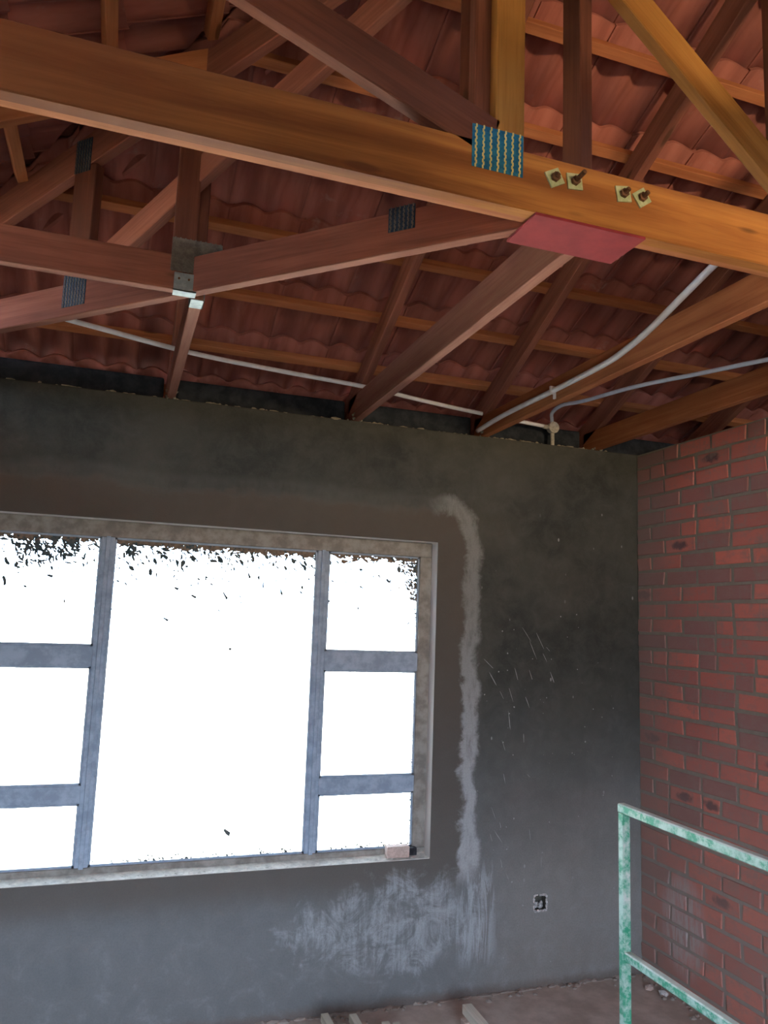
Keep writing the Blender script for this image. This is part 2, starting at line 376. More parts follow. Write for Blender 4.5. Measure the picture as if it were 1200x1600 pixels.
# right brick wall: mortar core + bricks
mb = MB(); mb.box((.0005, YR, -.01), (.215, 0, H-.004)); wr = mb.build('wall_right', M['mortar']); tag(wr, kind='structure')
CH = .0847; BL, GAP = .221, .017; brick_meshes = {}
def brick_mesh(L, seed):
    key = (round(L, 3), seed)
    if key in brick_meshes: return brick_meshes[key]
    rr = random.Random(seed*7+int(L*1000)); bm = bmesh.new(); bmesh.ops.create_cube(bm, size=1)
    for v in bm.verts:
        v.co = Vector((v.co.x*.05, v.co.y*L, v.co.z*.0685)); v.co.y += rr.uniform(-.0055, .0055); v.co.z += rr.uniform(-.004, .004); v.co.x += rr.uniform(-.0012, .0012)
    bmesh.ops.bevel(bm, geom=list(bm.edges), offset=.003, segments=1, affect='EDGES')
    me = bpy.data.meshes.new('brick'); bm.to_mesh(me); bm.free(); me.materials.append(M['brick'])
    brick_meshes[key] = me; return me
nb = 0
for c in range(33):
    z = .002+CH*(c+.5)
    y = -.004; first = True; j = 0
    header = False
    while y > -1.75 and nb < 300:
        L = BL if not header else .108
        if first and c % 2: L = .108 if not header else .06
        if not header and not first and random.random() < .16: L = .104
        y1 = y-L; me = brick_mesh(L, random.randrange(6))
        o = bpy.data.objects.new('brick', me); C.objects.link(o); o.parent = wr
        o.location = (.0215+random.uniform(-.003, .0018), (y+y1)/2, z+random.uniform(-.0015, .0015)); o.rotation_euler = (random.uniform(-.006, .006), 0, 0)
        y = y1-GAP; first = False; nb += 1
# the rest of that wall, behind and beside the camera: bricks joined
mb = MB()
for c in range(33):
    z = .004+CH*(c+.5)-.002; y = -1.80-(c % 2)*.115
    while y > YR+.24:
        mb.box((-.003, y-BL, z-.0365), (.03, y, z+.0365)); y -= BL+GAP
o = mb.build('brick_courses', M['brick'], wr); o['kind'] = 'stuff'
# rubble and cement fillet at the foot of the walls
mb = MB()
for i in range(140):
    if random.random() < .5: p = (random.uniform(-3.3, -.02), -abs(random.gauss(0, .035))-.004, .002)
    else: p = (-abs(random.gauss(0, .03))-.006, random.uniform(-1.6, -.02), .002)
    k = random.uniform(.005, .02); mb.lump(p, (k, k*.8, k*.6))
o = mb.build('loose_mortar', M['mortar'], fl); o['kind'] = 'stuff'
mb = MB()
for i in range(70):                          # low irregular skirt of dropped mortar against the plastered wall
    x = -3.5+i*.05; mb.lump((x+random.uniform(-.03, .03), -.004, .0), (random.uniform(.02, .06), random.uniform(.008, .022), random.uniform(.004, .014)))
o = mb.build('mortar_fillet', M['mortar'], fl); o['kind'] = 'stuff'

# ---------------------------------------------------------------- window
w1 = bpy.data.objects.new('window_1', None); C.objects.link(w1); w1.location = ((WX0+WX1)/2, .1, WZ0); w1['kind'] = 'structure'
FY0, FY1 = .075, .125
def fr(name, a, b, m='frame', par=w1, bv=.004, lab=None):
    mb = MB(); mb.box(a, b); o = bevel(mb.build(name, M[m], par), bv)
    if lab: o['label'] = lab
    return o
fr('frame_head', (WX0-.01, FY0, 2.135), (WX1+.01, FY1, WZ1+.01), 'frame_dirty')
fr('frame_sill', (WX0-.01, FY0, WZ0-.01), (WX1+.01, FY1, .69), 'frame_dirty')
fr('frame_jamb', (-1.297, FY0, .69), (WX1+.01, FY1, 2.135), 'frame_dirty'); fr('frame_jamb', (WX0-.01, FY0, .69), (-3.392, FY1, 2.135), 'frame_dirty')
for x0, x1 in ((-2.866, -2.808), (-1.846, -1.788)):
    o = fr('mullion', (x0, FY0+.006, .685), (x1, FY1, 2.14))
    c = (x0+x1)/2; fr('mullion_ridge', (c-.010, FY0-.006, .686), (c+.010, FY0+.01, 2.139), 'frame', o, .003)
for z0, z1 in ((.957, 1.035), (1.548, 1.64)):
    for x0, x1 in ((-3.395, -2.862), (-1.792, -1.293)): fr('transom', (x0, FY0+.004, z0), (x1, FY1-.004, z1))
panes = []
for x0, x1 in ((-3.392, -2.866), (-1.788, -1.297)):
    for z0, z1 in ((.69, .957), (1.035, 1.548), (1.64, 2.135)): panes.append((x0, x1, z0, z1))
panes.append((-2.808, -1.846, .69, 2.135))
for x0, x1, z0, z1 in panes:
    mb = MB(); mb.box((x0-.006, .098, z0-.006), (x1+.006, .102, z1+.006)); mb.build('pane', M['glass'], w1)
    bead = MB(); e = .009
    for a, b in (((x0, .088, z0), (x0+e, .0975, z1)), ((x1-e, .088, z0), (x1, .0975, z1)), ((x0, .088, z0), (x1, .0975, z0+e)), ((x0, .088, z1-e), (x1, .0975, z1))): bead.box(a, b)
    bead.build('glazing_bead', M['frame'], w1)
def flake(mb, x, z, L, w, ang, y=.0965):
    n = random.randint(5, 8); ca, sa = math.cos(ang), math.sin(ang); vs = []
    for k in range(n):
        t = 2*math.pi*k/n; a = L*math.cos(t)*random.uniform(.5, 1.15); b = w*math.sin(t)*random.uniform(.4, 1.3)
        vs.append((x+a*ca-b*sa, z+a*sa+b*ca))
    th = random.uniform(.0008, .002)
    v3 = [(p[0], y+.0013, p[1]) for p in vs]+[(p[0], y+.0013-th, p[1]) for p in vs]
    mb.add(v3, [tuple(range(n)), tuple(range(n, 2*n))]+[(i, (i+1) % n, n+(i+1) % n, n+i) for i in range(n)])
def clampx(v, a, b): return max(a, min(b, v))
sp = MB(); sb = MB()
for (x0, x1, z0, z1), n, big in ((panes[2], 150, 1.2), (panes[5], 95, 1.0), (panes[6], 520, 1.15)):
    for i in range(n):
        dz = random.expovariate(1/.062); x = random.uniform(x0+.008, x1-.008); L = random.uniform(.005, .012)*big*(1 if random.random() < .75 else 1.9)
        if (x0, x1) == (-2.808, -1.846) and dz > .1 and x > -2.3 and random.random() < .7: continue
        if dz > z1-z0: continue
        flake(sp, x, z1-.006-dz, L, L*random.uniform(.25, .5), random.gauss(-.95, .5))
    for i in range(int(n*1.1)):
        x = random.uniform(x0+.01, x1-.01); flake(sb, x, z1-.002-abs(random.gauss(0, .013)), random.uniform(.008, .030), random.uniform(.004, .011), random.gauss(0, .4))
x0, x1, z0, z1 = panes[2]
for i in range(210):                          # heavy splash, upper left pane (top left)
    t = random.random()**1.4; x = -3.20+.26*random.random(); flake(sp, x-.02, z1-.01-t*(.15-.35*max(0, x+3.14)), random.uniform(.009, .022), random.uniform(.004, .008), random.gauss(-.9, .4))
x0, x1, z0, z1 = panes[5]
for i in range(230):                          # upper right corner of the right pane
    a = random.random()**1.5*.22; flake(sb if random.random() < .55 else sp, x1-.006-random.random()**1.6*(.11-a*.35), z1-.008-a, random.uniform(.007, .016), random.uniform(.003, .006), random.gauss(-.8, .4))
for pn in (panes[4], panes[3], panes[5]):
    for i in range(90): flake(sp, pn[1]-.009-abs(random.gauss(0, .010)), random.uniform(pn[2]+.01, pn[3]-.01), random.uniform(.002, .007), random.uniform(.001, .003), random.gauss(-.9, .6))
for i in range(55): flake(sp, random.uniform(-1.38, -1.31), random.uniform(.70, .93), random.uniform(.002, .006), random.uniform(.001, .003), random.gauss(-.9, .6))
for i in range(170):                          # dropped along the bottom of the panes
    x = random.uniform(-2.79, -1.31); flake(sp, x, .699+abs(random.gauss(0, .009)), random.uniform(.003, .012), random.uniform(.002, .005), random.gauss(-.4, .6))
for x in (-2.808, -1.846, -1.788, -2.866):   # along the mullion edges
    s = 1 if x in (-2.808, -1.788) else -1
    for i in range(45): flake(sp, x+s*(.006+abs(random.gauss(0, .004))), 2.13-random.random()**1.6*.6, random.uniform(.002, .007), random.uniform(.001, .003), random.gauss(-1.2, .5))
flake(sp, -2.21, .80, .028, .011, -.65); flake(sp, -2.29, .735, .009, .003, -1.5); flake(sp, -2.25, 1.64, .012, .007, .7)
o = sp.build('cement_splash', M['splat'], w1); o['kind'] = 'stuff'; o['label'] = 'dark cement splashes stuck to the glass, thickest along the top'
o = sb.build('brown_splash', M['splat_brown'], w1); o['kind'] = 'stuff'; o['label'] = 'brown plaster smears along the top of the glass'
# dusty sill and plaster reveal crumbs
mb = MB(); vs = [(WX0, .004, WZ0-.006), (WX1, .004, WZ0-.006), (WX1, FY0+.004, WZ0-.006), (WX0, FY0+.004, WZ0-.006), (WX0, .004, WZ0+.002), (WX1, .004, WZ0+.002), (WX1, FY0+.004, WZ0+.012), (WX0, FY0+.004, WZ0+.012)]
mb.add(vs, [(0,3,2,1),(4,5,6,7),(0,1,5,4),(1,2,6,5),(2,3,7,6),(3,0,4,7)]); mb.build('sill_screed', M['sill'], w1)
mb = MB()
for i in range(200): k = random.uniform(.002, .007); mb.lump((random.uniform(-3.3, -1.25), random.uniform(.012, .07), WZ0+.006), (k*1.4, k, k*.6))
o = mb.build('sill_crumbs', M['sill'], w1); o['kind'] = 'stuff'
portal((-2.35, .30, 1.45), (math.radians(-90), 0, 0), 2.4, 1.75)

mb = MB()
for i in range(26):
    flake(mb, random.uniform(-.93, -.55), random.uniform(.45, 1.75), random.uniform(.015, .06), random.uniform(.0008, .0018), random.gauss(-1.15, .25), -.0012)
for i in range(70):
    k = random.uniform(.001, .005); flake(mb, random.uniform(-1.0, -.15), random.uniform(.1, 1.9), k, k, 0, -.0012)
o = mb.build('mortar_flicks', M['washdry'], wb); o['kind'] = 'stuff'; o['label'] = 'pale flicks and drips of dried mortar on the grey plaster'

# ---------------------------------------------------------------- roof
SL = .5; AN = math.atan(SL); cA, sA = math.cos(AN), math.sin(AN)
ZB = 3.025                                   # height of the rafter tops over the wall face
HIP = -3.9                                   # the hip stands over the line x + y = HIP
roof = bpy.data.objects.new('roof', None); C.objects.link(roof); roof.location = (-1.8, -1, ZB)
tag(roof, 'hipped roof of red-brown profiled tiles hung on timber battens, seen from below', None, None, 'structure')
PW, PG, TL = .296, .305, .425                # tile cover width, batten gauge in plan, tile length
def tile_mesh(keep=None):
    n = 24; ext = .022; vs = []; fs = []
    def zz(x): return .040*abs(math.sin(math.pi*x/(PW/2)))**1.35
    xs = [-.001+(PW+ext)*i/n for i in range(n+1)]
    for (s, lift) in ((0, 0), (TL*.5, .013), (TL, .027)):
        for lay in (0, 1):
            for x in xs:
                over = .016 if x > PW-.004 else 0
                vs.append((x, s, zz(x)+lift+lay*.017+over*(1 if lay else .85)))
    m = n+1; R = lambda s, l, i: (s*2+l)*m+i
    for s in (0, 1):
        for i in range(n):
            fs.append((R(s,0,i), R(s+1,0,i), R(s+1,0,i+1), R(s,0,i+1))); fs.append((R(s,1,i), R(s,1,i+1), R(s+1,1,i+1), R(s+1,1,i)))
        fs.append((R(s,0,0), R(s,1,0), R(s+1,1,0), R(s+1,0,0))); fs.append((R(s,0,n), R(s+1,0,n), R(s+1,1,n), R(s,1,n)))
    for s in (0, 2):
        for i in range(n):
            q = (R(s,0,i), R(s,0,i+1), R(s,1,i+1), R(s,1,i)); fs.append(q if s == 0 else q[::-1])
    return vs, fs
TV, TF = tile_mesh()
def tile_data(clip=None, jit=0):             # clip = (point, normal) in tile space, keeps the side against the normal
    me = bpy.data.meshes.new('roof_tile'); me.from_pydata(TV, [], TF)
    bm = bmesh.new(); bm.from_mesh(me)
    if clip:
        r = bmesh.ops.bisect_plane(bm, geom=list(bm.verts)+list(bm.edges)+list(bm.faces), plane_co=clip[0], plane_no=clip[1], clear_outer=True)
        ed = [e for e in r['geom_cut'] if isinstance(e, bmesh.types.BMEdge)]
        try: bmesh.ops.edgeloop_fill(bm, edges=ed)
        except Exception: pass
    bmesh.ops.recalc_face_normals(bm, faces=bm.faces); bm.to_mesh(me); bm.free()
    for p in me.polygons: p.use_smooth = abs(p.normal.z) > .3
    me.materials.append(M['tile']); return me
TILE = tile_data()
def plane_matrix(kind, u, yb):
    # back slope: u = x of the tile's left edge, yb = y of its batten; left slope: u = y of edge, yb = x of batten
    if kind == 'back':
        X = Vector((1, 0, 0)); D = Vector((0, cA, -sA)); N = Vector((0, sA, cA)); o = Vector((u, yb-.045, ZB-SL*(yb-.045)))
    elif kind == 'left':
        X = Vector((0, 1, 0)); D = Vector((-cA, 0, -sA)); N = Vector((-sA, 0, cA)); xx = yb+.045; o = Vector((xx, u, ZB+SL*(xx-XL)))
    else:                                    # rear slope, mirrored over the ridge at y = -3
        X = Vector((-1, 0, 0)); D = Vector((0, -cA, -sA)); N = Vector((0, -sA, cA)); yy = yb+.035; o = Vector((u, yy, ZB+SL*(yy-YR)))
    return Matrix.Translation(o+N*.046) @ Matrix((X, D, N)).transposed().to_4x4()
stuff = {'back': MB(), 'left': MB(), 'rear': MB()}
nt = 0
def put_tile(kind, u, yb, single):
    global nt
    mt = plane_matrix(kind, u, yb)
    cs = [mt @ Vector(p) for p in ((0,0,0), (PW,0,0), (0,TL,0), (PW,TL,0))]
    gap = .012+.02*random.random()
    def side(p, g=0.0):
        if kind == 'back': return p.x+p.y-HIP-g > 0
        if kind == 'left': return (p.x+p.y-HIP < -g) and (p.y > -6+(p.x-XL)+g-.02)
        return p.y < -6+(p.x-XL)-g+.02 or True
    def inside(p):
        if kind == 'back': return p.x+p.y-HIP > gap
        if kind == 'left': return p.x+p.y-HIP < -gap and p.y-YR-(p.x-XL) > gap
        return p.x-XL-(p.y-YR) > gap
    ins = [inside(p) for p in cs]
    if not any(ins): return
    me = TILE; pt = nn = None
    if not all(ins):
        q = Vector((1, 1, 0)).normalized()
        if kind == 'back': P0 = Vector((HIP+gap, 0, 0)); Nw = -q
        elif kind == 'left' and any(p.x+p.y-HIP > -gap for p in cs): P0 = Vector((HIP-gap, 0, 0)); Nw = q
        elif kind == 'left': P0 = Vector((XL-gap, YR, 0)); Nw = Vector((1, -1, 0)).normalized()
        else: P0 = Vector((XL+gap, YR, 0)); Nw = Vector((-1, 1, 0)).normalized()
        inv = mt.inverted(); pt = inv @ P0; nn = (inv.to_3x3() @ Nw).normalized()
        me = tile_data((pt, nn))
        if len(me.polygons) < 8: return
    if single and nt < 300:
        o = bpy.data.objects.new('roof_tile', me); C.objects.link(o); o.parent = roof
        jm = Matrix.Rotation(random.uniform(-.006, .006), 4, 'Z') @ Matrix.Translation((0, random.uniform(-.004, .004), random.uniform(-.0005, .001)))
        o.matrix_local = Matrix.Translation(-Vector(roof.location)) @ mt @ jm; nt += 1
    else: stuff[kind].add([mt @ v.co for v in me.vertices], [tuple(p.vertices) for p in me.polygons])
YB = [-.37-PG*k for k in range(-2, 9)]       # battens of the back slope (plan y), eaves to ridge
for yb in YB:
    for i in range(-1, 26):
        u = -4.25+PW*i
        if u > XR: break
        put_tile('back', u, yb, (-2.3 < yb < .1) and u < 1.1)
XB = [-2.61-.3*k for k in range(-6, 5)]      # battens of the left slope (plan x)
for xb in XB:
    for i in range(22):
        u = -6.4+PW*i
        put_tile('left', u, xb, (-3.7 < xb < -2.2) and -2.3 < u < 0)
for k in range(11):
    yb = -2.95-PG*k+.2
    for i in range(26): put_tile('rear', XR+.1-PW*i, yb, False)
for kk, mbx in stuff.items():
    o = mbx.build('roof_tiles', M['tile'], roof, smooth=True); o['kind'] = 'stuff'
# battens
def rb(p0, p1, wv, hv): mb = MB(); mb.beam(p0, p1, wv, hv, .002); return mb.build('roof_batten', M['wood_batten'], roof)
for yb in YB:
    z = ZB-SL*(yb); x0 = max(XL-.3, HIP-yb+.03) if yb < .1 else XL-.2
    rb((x0, yb, z), (XR+.1, yb, z), (0, .038*cA, -.038*sA), (0, .040*sA, .040*cA))
for xb in XB:
    z = ZB+SL*(xb-XL); y0 = HIP-xb-.03; y1 = YR+(xb-XL)+.05
    if y0 > y1: rb((xb, y0, z), (xb, y1, z), (-.038*cA, 0, -.038*sA), (-.040*sA, 0, .040*cA))
# ridge and hip cappings outside
def capping(p0, p1):
    p0, p1 = Vector(p0), Vector(p1); d = (p1-p0).normalized(); L = (p1-p0).length; sd_ = d.cross(Vector((0,0,1))).normalized(); upv = sd_.cross(d)
    n = int(L/.4)
    for i in range(n):
        a = p0+d*(i*L/n-.02); b = p0+d*((i+1)*L/n+.02); mb = MB(); vs = []; seg = 8
        for P, rr in ((a, .19), (b, .178)):
            for q in (0, .014):
                for k in range(seg+1):
                    t = math.pi*k/seg; vs.append(P+sd_*(rr+q)*math.cos(t)*1.15+upv*((rr+q)*math.sin(t)*.6-.085))
        m = seg+1; R = lambda s, q, k: (s*2+q)*m+k; fs = []
        for k in range(seg): fs += [(R(0,0,k), R(1,0,k), R(1,0,k+1), R(0,0,k+1)), (R(0,1,k), R(0,1,k+1), R(1,1,k+1), R(1,1,k)), (R(0,0,k), R(0,0,k+1), R(0,1,k+1), R(0,1,k)), (R(1,0,k), R(1,1,k), R(1,1,k+1), R(1,0,k+1))]
        fs += [(R(0,0,0), R(0,1,0), R(1,1,0), R(1,0,0)), (R(0,0,seg), R(1,0,seg), R(1,1,seg), R(0,1,seg))]
        mb.add(vs, fs); mb.build('ridge_tile', M['tile'], roof)
zc = ZB+.115
capping((-4.25, .35, zc-.18), (-.88, -3.02, zc+1.5)); capping((XL, YR, zc), (-.88, -3.0, zc+1.5)); capping((-.95, -3.0, zc+1.5), (XR+.2, -3.0, zc+1.5))
# gable end of the neighbouring room, wall above the far wall plate
mb = MB(); mb.add([(XR+x, y, z) for x in (0, T) for y, z in ((T, H-.03), (-3, ZB+1.48), (YR-T, H-.03), (YR-T, H-.2), (T, H-.2))],
    [(0,1,2,3,4), (9,8,7,6,5), (0,5,6,1), (1,6,7,2), (2,7,8,3), (3,8,9,4), (4,9,5,0)])
tag(mb.build('wall_gable', M['render']), kind='structure')
# eaves boards closing the gap outside
mb = MB(); mb.box((XL-.62, .60, 2.62), (XR+.25, .62, 2.84)); mb.box((XL-.62, YR-.62, 2.62), (XR+.25, YR-.60, 2.84)); mb.box((XL-.62, YR-.60, 2.62), (XL-.60, .60, 2.84))
mb.box((XL-.60, .235, 2.62), (XR+.25, .60, 2.635)); mb.box((XL-.60, YR-.60, 2.62), (XR+.25, YR-.235, 2.635)); mb.box((XL-.6, YR-.235, 2.62), (XL-.235, .235, 2.635))
tag(mb.build('trim_2', M['wood_raw']), kind='structure')

# ---------------------------------------------------------------- timber trusses
TW = .038
def member(par, name, p0, p1, wv, hv, m='wood_red', lab=None, cat=None):
    mb = MB(); mb.beam(p0, p1, wv, hv); o = mb.build(name, M[m], par)
    if lab: o['label'] = lab
    return o
ZR = 2.9                                     # underside of rafters at the wall face
def rz(y): return ZR-SL*y
RH = .125
def rafter_back(par, x, y0, y1, m='wood_pink'):
    return member(par, 'rafter', (x, y0, rz(y0)), (x, y1, rz(y1)), (TW, 0, 0), (0, .0, RH), m)
def teeth(par, org, X, Z, nx, nz, N, m='tooth', s=(.0040, .0088)):
    mb = MB(); X = Vector(X); Z = Vector(Z); N = Vector(N)
    for i in range(nx):
        for j in range(nz):
            o = Vector(org)+X*((i+.5)/nx)+Z*((j+.5)/nz)
            for d in (-.0045, .0045):
                xn = X.normalized(); zn = Z.normalized()
                mb.hexa(o-xn*s[0]*.5-zn*s[1]*.5+zn*d+xn*d*.25, xn*s[0], N*.0012, zn*s[1])
    o = mb.build('plate_teeth', M[m], par); o['kind'] = 'stuff'; return o
def plate(par, org, X, Z, N, m, nx, nz, tm='tooth', lab=None):
    X, Z, N, org = map(Vector, (X, Z, N, org)); mb = MB(); mb.hexa(org, X, N*.0015, Z); o = mb.build('nail_plate', M[m], par)
    if lab: o['label'] = lab
    teeth(o, org+N*.0015, X, Z, nx, nz, N, tm); return o

# front girder truss (two plies bolted together), spanning parallel to the window wall
YG = -2.12; YG2 = -2.081
gt = thing('girder_truss', (-2.0, YG, H), 'big golden pine girder truss across the top, with blue nail plate and bolts', 'roof truss')
member(gt, 'bottom_chord', (XL-.12, YG, H), (-.002, YG, H), (0, TW, 0), (0, 0, .152), 'wood_heart_dimmed', 'planed bottom chord, golden at right, red-brown at left')
member(gt, 'bottom_chord', (XL-.12, YG2, H+.010), (-.002, YG2, H+.010), (0, TW, 0), (0, 0, .146), 'wood_batten')
zt = ZR+SL*2.1
for yy in (YG, YG2):
    member(gt, 'top_chord', (XL-.1, yy, ZR-.05), (-1.78, yy, zt), (0, TW, 0), (0, 0, .12))
    member(gt, 'top_chord', (-1.78, yy, zt), (-.002, yy, zt), (0, TW, 0), (0, 0, .114))
def web(par, p0, p1, yy, h, m='wood_red', name='web', lab=None):
    p0 = Vector((p0[0], yy, p0[1])); p1 = Vector((p1[0], yy, p1[1])); d = (p1-p0).normalized(); n = Vector((-d.z, 0, d.x))
    if n.z < 0 or (abs(n.z) < .05 and n.x < 0): n = -n
    return member(par, name, p0, p1, (0, TW-.001, 0), n*h, m, lab)
web(gt, (-3.05, 3.307), (-2.03, 2.915), YG, .108, 'wood_red')                    # long diagonal, upper left
member(gt, 'post', (-2.004, YG, 2.952), (-2.004, YG, 3.86), (0, TW-.001, 0), (.079, 0, 0), 'wood_gold', 'upright post above the blue nail plate')
member(gt, 'post', (-2.045, YG2+.0, 2.95), (-2.045, YG2+.0, 3.84), (0, TW-.001, 0), (.07, 0, 0))
web(gt, (-1.97, 3.737), (-1.01, 2.94), YG, .088, 'wood_gold', lab='golden diagonal web running down to the right')
web(gt, (-.08, 3.8), (-.93, 2.95), YG, .088, 'wood_gold')
plate(gt, (-2.066, YG, 2.880), (.137, 0, 0), (0, 0, .110), (0, -1, 0), 'blue', 7, 7, lab='blue stained nail plate with rows of yellowed teeth')
plate(gt, (-1.10, YG, 2.880), (.14, 0, 0), (0, 0, .110), (0, -1, 0), 'blue', 7, 7)
mb = MB(); mb.box((-1.893, -2.122, H-.008), (-1.573, -1.972, H-.0005)); o = bevel(mb.build('shoe_plate', M['redpaint'], gt), .001); o['label'] = 'flat red painted steel plate under the bottom chord'
for i, (x, z, a, ln) in enumerate(((-1.841, 2.900, .5, .004), (-1.784, 2.903, .12, .030), (-1.640, 2.902, .18, .010), (-1.584, 2.904, .62, .012))):
    mb = MB(); q = .021; cs, sn = math.cos(a), math.sin(a); X = Vector((cs, 0, sn)); Z = Vector((-sn, 0, cs)); o0 = Vector((x, YG, z))
    mb.hexa(o0-X*q-Z*q, X*2*q, Vector((0, -.004, 0)), Z*2*q); wsh = mb.build('square_washer', M['washer'], gt)
    mb = MB(); mb.tube([o0+Vector((0, -.004, 0)), o0+Vector((0, -.012, 0))], .0125, 6); mb.tube([o0+Vector((0, -.012, 0)), o0+Vector((.002, -.015-ln, .004))], .0062, 8); mb.build('bolt', M['rust'], wsh)

# jack trusses between the window wall and the girder / hip truss
LB = {0: 'short jack truss at left, its joist foot nearest the window centre', 1: 'jack truss whose pale pink joist runs up to the red plate',
      2: 'jack truss second from the brick wall, with white conduit along its joist', 3: 'jack truss nearest the brick wall, above its top edge'}
jack = []
for i, (x, yend, jh, m) in enumerate(((-2.632, -1.236, .114, 'wood_pale'), (-1.714, -2.040, .135, 'wood_pale'), (-.990, -2.040, .114, 'wood_batten'), (-.290, -2.040, .114, 'wood_batten'))):
    t = thing('jack_truss', (x+.019, 0, H), LB[i], 'roof truss', 'jack trusses along the window wall')
    member(t, 'ceiling_joist', (x, .105, H), (x, yend, H), (TW, 0, 0), (0, 0, jh), m)
    ye = yend-.02 if i else -1.22
    rafter_back(t, x, .52, ye+.0, 'wood_pink')
    if i: member(t, 'post', (x, yend, H+jh), (x, yend, rz(yend)+.0), (TW, 0, 0), (0, .089, 0), 'wood_red')
    mb = MB()                                # mortar packed round the foot
    for k in range(14): mb.lump((x+random.uniform(-.004, TW+.004), random.uniform(-.02, .03), H+random.uniform(-.002, .05)), (.010, .012, .008))
    o = mb.build('mortar_dab', M['crumb'], t); o['kind'] = 'stuff'; jack.append(t)
member(jack[0], 'post', (-2.632, -1.225, H+.114), (-2.632, -1.225, rz(-1.2)), (TW, 0, 0), (0, .089, 0))
mb = MB()                                    # galvanised shoe carrying the end of the short joist
mb.box((-2.636, -1.236, H-.003), (-2.590, -1.165, H)); mb.box((-2.636, -1.236, H-.003), (-2.633, -1.165, H+.09)); mb.box((-2.593, -1.236, H-.003), (-2.590, -1.165, H+.09))
mb.build('joist_shoe', M['galv'], jack[0])
# rafters of the neighbouring room beyond the brick wall
for i, x in enumerate((.45, 1.2, 1.95, 2.7)):
    t = thing('common_truss', (x+.019, 0, H), 'brown roof truss beyond the brick wall, ' + ['nearest', 'second', 'third', 'farthest'][i] + ' from it', 'roof truss', 'trusses beyond the brick wall')
    member(t, 'ceiling_joist', (x, .105, H), (x, -3.0, H), (TW, 0, 0), (0, 0, .114)); rafter_back(t, x, .52, -2.95)

# hip truss on the 45 degree line
q = 1/math.sqrt(2); hd = Vector((q, -q, 0)); hn = Vector((q, q, 0))
ht = thing('hip_truss', (-2.9, -1.0, H), 'diagonal hip truss running from the left back corner to the red plate', 'roof truss')
def hp(d, z, off=0.0): return Vector((HIP+d, -d, z))+hn*off
def hmem(name, d0, z0, d1, z1, hv, m='wood_red', off=-.019, w=TW):
    return member(ht, name, hp(d0, z0, off), hp(d1, z1, off), hn*w, hv, m)
hmem('bottom_chord', -.1, H, 2.035, H, (0, 0, .118), 'wood_pink')
hmem('top_chord', -.3, 2.805, 3.0, 2.94+.45*3.0, (0, 0, .125), 'wood_pink')
mb = MB(); a = hp(.90, 2.86, -.0185); b = hp(2.35, 4.06, -.0185); dd = (b-a).normalized(); nn_ = hn.cross(dd); nn_ = nn_ if nn_.z > 0 else -nn_
mb.beam(a, b, hn*(TW-.001), nn_*.085); mb.build('web', M['wood_pink'], ht)
member(ht, 'post', hp(.872, 2.915, -.0187), hp(.872, 3.35, -.0187), hn*(TW-.001), hd*.105, 'wood_red')
member(ht, 'post', hp(1.90, 2.915, -.0187), hp(1.90, 3.80, -.0187), hn*(TW-.001), hd*.085, 'wood_red')
plate(ht, hp(.872, 2.832, -.0192), hd*.108, (0, 0, .125), -hn, 'blue_dark', 8, 8, 'galv_dull', 'dark blue nail plate low on the hip truss')
plate(ht, hp(.872, 3.33, -.0192), hd*.075, (0, 0, .125), -hn, 'blue_dark', 6, 8, 'galv_dull')
plate(ht, hp(1.76, 2.86, -.0192), hd*.08, (0, 0, .07), -hn, 'blue_dark', 6, 5, 'galv_dull')

# side jack trusses, running from the left wall to the hip truss
def side_rafter(par, y, x0, x1, m='wood_batten'):
    f = lambda x: ZR+SL*(x-XL)
    return member(par, 'rafter', (x0, y, f(x0)), (x1, y, f(x1)), (0, TW, 0), (0, 0, RH), m)
sj = thing('side_jack_truss', (-3.2, -1.27, H), 'short truss coming in from the left edge, hung on a galvanised bracket', 'roof truss')
member(sj, 'ceiling_joist', (XL-.10, -1.289, H), (-2.668, -1.289, H), (0, TW, 0), (0, 0, .114), 'wood_pink')
side_rafter(sj, -1.289, XL-.4, -2.64)
member(sj, 'post', (-2.703, -1.289, H+.114), (-2.703, -1.289, 3.48), (0, TW, 0), (.072, 0, 0), 'wood_red')
pl = plate(sj, (-2.705, -1.289, 2.86), (.155, 0, 0), (0, 0, .11), (0, -1, 0), 'galv_dull', 10, 8, 'galv_dull', 'dull brown-grey steel plate over the joint')
br = MB()
br.box((-2.692, -1.294, H-.004), (-2.622, -1.2905, H+.055)); br.box((-2.692, -1.294, H-.004), (-2.622, -1.250, H-.0005))
br.build('hanger_bracket', M['galv'], sj)
for dx in (.015, .045):
    mb = MB(); mb.tube([(-2.692+dx, -1.294, H+.035), (-2.692+dx, -1.297, H+.035)], .0035, 8); mb.build('nail', M['rust'], sj)

# ---------------------------------------------------------------- conduits
def smooth_path(P, n=6):
    P = [Vector(p) for p in P]; out = []
    for i in range(len(P)-1):
        a = P[max(i-1, 0)]; b = P[i]; c = P[i+1]; d = P[min(i+2, len(P)-1)]
        for k in range(n):
            t = k/n; out.append(.5*((2*b)+(c-a)*t+(2*a-5*b+4*c-d)*t*t+(-a+3*b-3*c+d)*t**3))
    out.append(P[-1]); return out
def conduit(name, pts, r, m, label):
    mb = MB(); mb.tube(smooth_path(pts), r, 12); return tag(mb.build(name, M[m], None, True, origin=pts[0]), label, 'conduit')
conduit('electrical_conduit', [(-3.8, -.66, 2.926), (-3.276, -.60, 2.924), (-2.97, -.484, 2.926), (-2.555, -.325, 2.926), (-2.136, -.214, 2.936), (-1.69, -.115, 2.947), (-1.3, -.04, 2.935), (-.97, .010, 2.926), (-.58, .055, 2.916)], .0105, 'pvc', 'thin white conduit running low along the head of the window wall')
